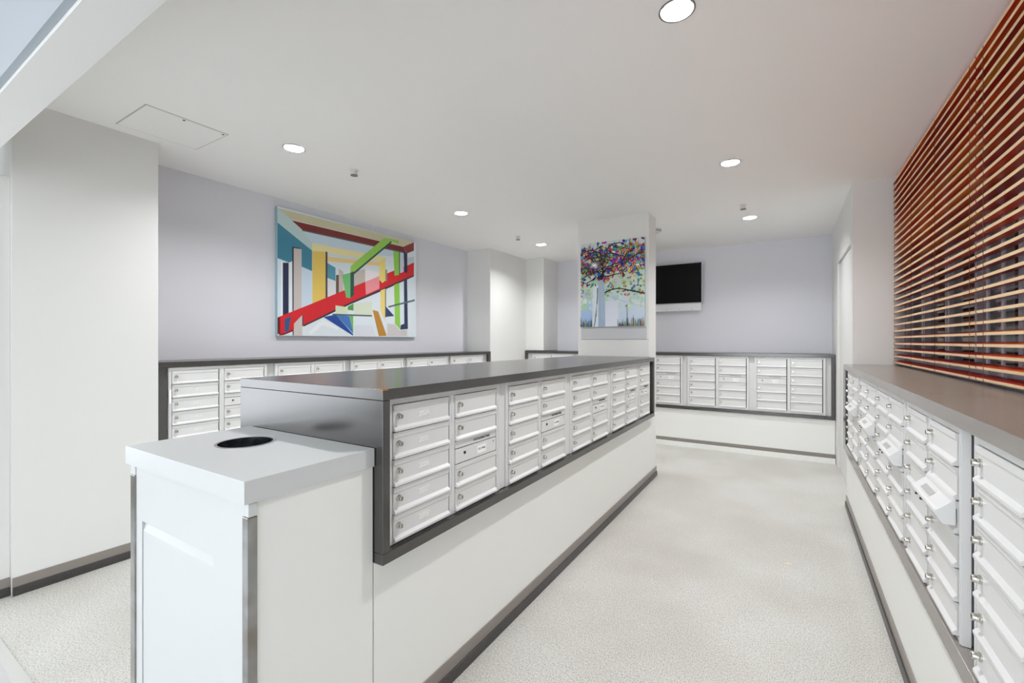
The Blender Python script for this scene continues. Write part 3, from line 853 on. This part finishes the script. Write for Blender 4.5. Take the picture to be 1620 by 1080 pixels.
# trunk
art.poly([S(.19, 0), S(.30, 0), S(.29, .50), S(.21, .48)], (222, 232, 238))
art.poly([S(.29, 0), S(.40, 0), S(.385, .52), S(.37, .58), S(.28, .57), S(.29, .50)], (160, 180, 204), (172, 190, 208))
quad(.40, 0, .61, .30, (226, 230, 240), (216, 222, 236))
art.stroke([S(.225, .0), S(.245, .10), S(.262, .22), S(.275, .32), S(.28, .46)], 0.004, 0.005, (70, 84, 82))
art.stroke([S(.255, .12), S(.262, .22), S(.270, .30)], 0.006, 0.003, (56, 66, 70))
for k in range(9):
    u = rnd.uniform(.2, .38)
    art.stroke([S(u, rnd.uniform(0, .15)), S(u + .005, rnd.uniform(.2, .5))], 0.0015, 0.001, (196, 210, 224))
BLK = (14, 12, 20)
art.poly([S(.275, .57), S(.30, .64), S(.305, .75), S(.31, .95), S(.365, .955), S(.36, .76), S(.365, .66), S(.39, .60), S(.385, .55), S(.28, .555)], BLK)
branches = [[(.34, .62), (.45, .70), (.60, .735), (.76, .77), (1, .86)], [(.34, .60), (.42, .67), (.56, .70), (.75, .745), (.86, .80)],
            [(.30, .66), (.18, .645), (.08, .60), (0, .575)], [(.31, .74), (.22, .76), (.14, .73), (.03, .70)], [(.32, .80), (.25, .86), (.18, .84), (.06, .78)],
            [(.33, .82), (.42, .86), (.56, .845), (.70, .80), (.84, .80), (1, .83)], [(.36, .72), (.40, .80), (.44, .90), (.47, .97)],
            [(.34, .86), (.25, .895), (.14, .86), (0, .80)], [(.42, .90), (.52, .96), (.64, .965), (.74, .915), (.62, .885), (.46, .885)],
            [(.28, .78), (.20, .69), (.10, .665)], [(.66, .74), (.72, .82), (.80, .88), (.95, .90)], [(.32, .94), (.24, .91), (.10, .905), (0, .87)],
            [(.40, .40), (.50, .43), (.62, .44), (.76, .415), (1, .37)], [(.70, .425), (.84, .395), (1, .36)], [(.42, .36), (.55, .33), (.75, .27), (1, .215)],
            [(.39, .58), (.52, .60), (.64, .615), (.72, .66)], [(.26, .60), (.20, .56), (.10, .52), (0, .54)]]
LEAF = [(206, 30, 36), (232, 70, 30), (240, 130, 30), (246, 190, 50), (250, 222, 80), (24, 70, 190), (40, 130, 210), (90, 180, 220), (110, 30, 170), (170, 40, 160),
        (220, 60, 130), (30, 150, 140), (60, 170, 70), (150, 206, 60), (240, 236, 226), (60, 30, 200), (190, 40, 60), (120, 200, 190), (244, 160, 150), (86, 30, 90)]
def leaf(u, v, ln, wd, ang, col, edge, ow=0.0022):
    ca, sa = math.cos(ang), math.sin(ang)
    def shape(l, w_): return [(-l, 0), (-l * .45, w_ * .85), (l * .25, w_), (l, 0), (l * .25, -w_), (-l * .45, -w_ * .85)]
    def put(pts):
        return [(min(max(u * TW + p * ca - q * sa, 0.0015), TW - 0.0015), min(max(v * TH + p * sa + q * ca, 0.0015), TH - 0.0015)) for p, q in pts]
    art.poly(put(shape(ln + ow, wd + ow)), edge)
    art.poly(put(shape(ln, wd)), col)
for b in branches[:5]:
    art.stroke([S(*p) for p in b], 0.006, 0.003, BLK)
k_base = art.k
for k in range(1250):
    art.k = k_base + (k % 60) * 2
    v = min(0.985, max(0.50, rnd.gauss(0.765, 0.10)))
    u = rnd.random()
    if v < 0.62 and rnd.random() < 0.5: continue
    if v > 0.92 and rnd.random() < 0.7: continue
    e = BLK if rnd.random() < 0.62 else rnd.choice([(30, 30, 110), (90, 20, 60), (240, 240, 236), (20, 80, 110)])
    leaf(u, v, rnd.uniform(.010, .026), rnd.uniform(.005, .011), rnd.random() * 6.28, rnd.choice(LEAF), e, 0.0028)
art.k = k_base + 122
k_low = art.k
for k in range(130):
    art.k = k_low + (k % 40) * 2
    # looser, paler leaves lower down
    u, v = rnd.random(), rnd.uniform(.36, .62)
    if .2 < u < .4: continue
    leaf(u, v, rnd.uniform(.008, .018), rnd.uniform(.004, .009), rnd.random() * 6.28, rnd.choice([(226, 120, 60), (150, 200, 110), (214, 226, 190), (70, 150, 150), (110, 110, 180), (200, 90, 60), (236, 214, 160)]),
         rnd.choice([(40, 60, 60), (60, 90, 70), (90, 40, 40), (120, 160, 140)]), 0.0016)
art.k = k_low + 84
for k in range(110):
    art.k = k_low + 84 + (k % 20) * 2
    leaf(min(.6, max(.05, rnd.gauss(.28, .09))), rnd.gauss(.74, .08), rnd.uniform(.010, .024), rnd.uniform(.003, .006), rnd.random() * 6.28, BLK, BLK, 0.001)
art.k = k_low + 126
for i, b in enumerate(branches):
    pale = i in (14, )
    art.stroke([S(*p) for p in b], 0.0056 if not pale else 0.0015, 0.0022 if not pale else 0.001, BLK if not pale else (150, 166, 172))
for k in range(60):                              # fine twigs at the crown's top
    u = rnd.random()
    v = rnd.uniform(.86, .95)
    art.stroke([S(u, v), S(min(max(u + rnd.uniform(-.02, .02), 0.01), .99), min(.995, v + rnd.uniform(.03, .08)))], 0.0012, 0.0008, rnd.choice([(60, 80, 96), (90, 110, 110), (40, 40, 60), (70, 120, 110)]))
for k in range(90):                              # grasses along the foot
    u = rnd.uniform(0.0, .185) if k < 32 else rnd.uniform(.60, .995)
    h = rnd.uniform(.02, .10) * (1.3 if rnd.random() < .12 else 1)
    art.stroke([S(u, .002), S(min(max(u + rnd.uniform(-.012, .012), .005), .995), h)], 0.0035, 0.0012, rnd.choice([(24, 30, 40), (40, 50, 50), (60, 110, 60), (170, 180, 60), (30, 30, 50), (150, 60, 60), (60, 120, 120)]))
art.stroke([S(.745, .0), S(.74, .22)], 0.003, 0.002, (40, 50, 70))
leaf(.735, .235, .010, .006, 1.2, (196, 150, 60), (50, 40, 40))
art.obj('painted_surface', M['gloss_print'], t, (0, -0.0164, 0))

# small scrap of paper on the floor
sb_ = MB().prism([(-0.014, -0.010), (0.012, -0.013), (0.015, 0.011), (-0.002, 0.015), (-0.013, 0.009)], 'z', 0.0006, 0.0022)
o = link('paper_scrap', sb_.mesh('paper_scrap', mat('beige_scrap', rgb(226, 214, 180), 0.6)), None, (-0.006, 3.085, 0))
tag(o, 'tiny beige paper scrap lying on the speckled floor', 'paper scrap')
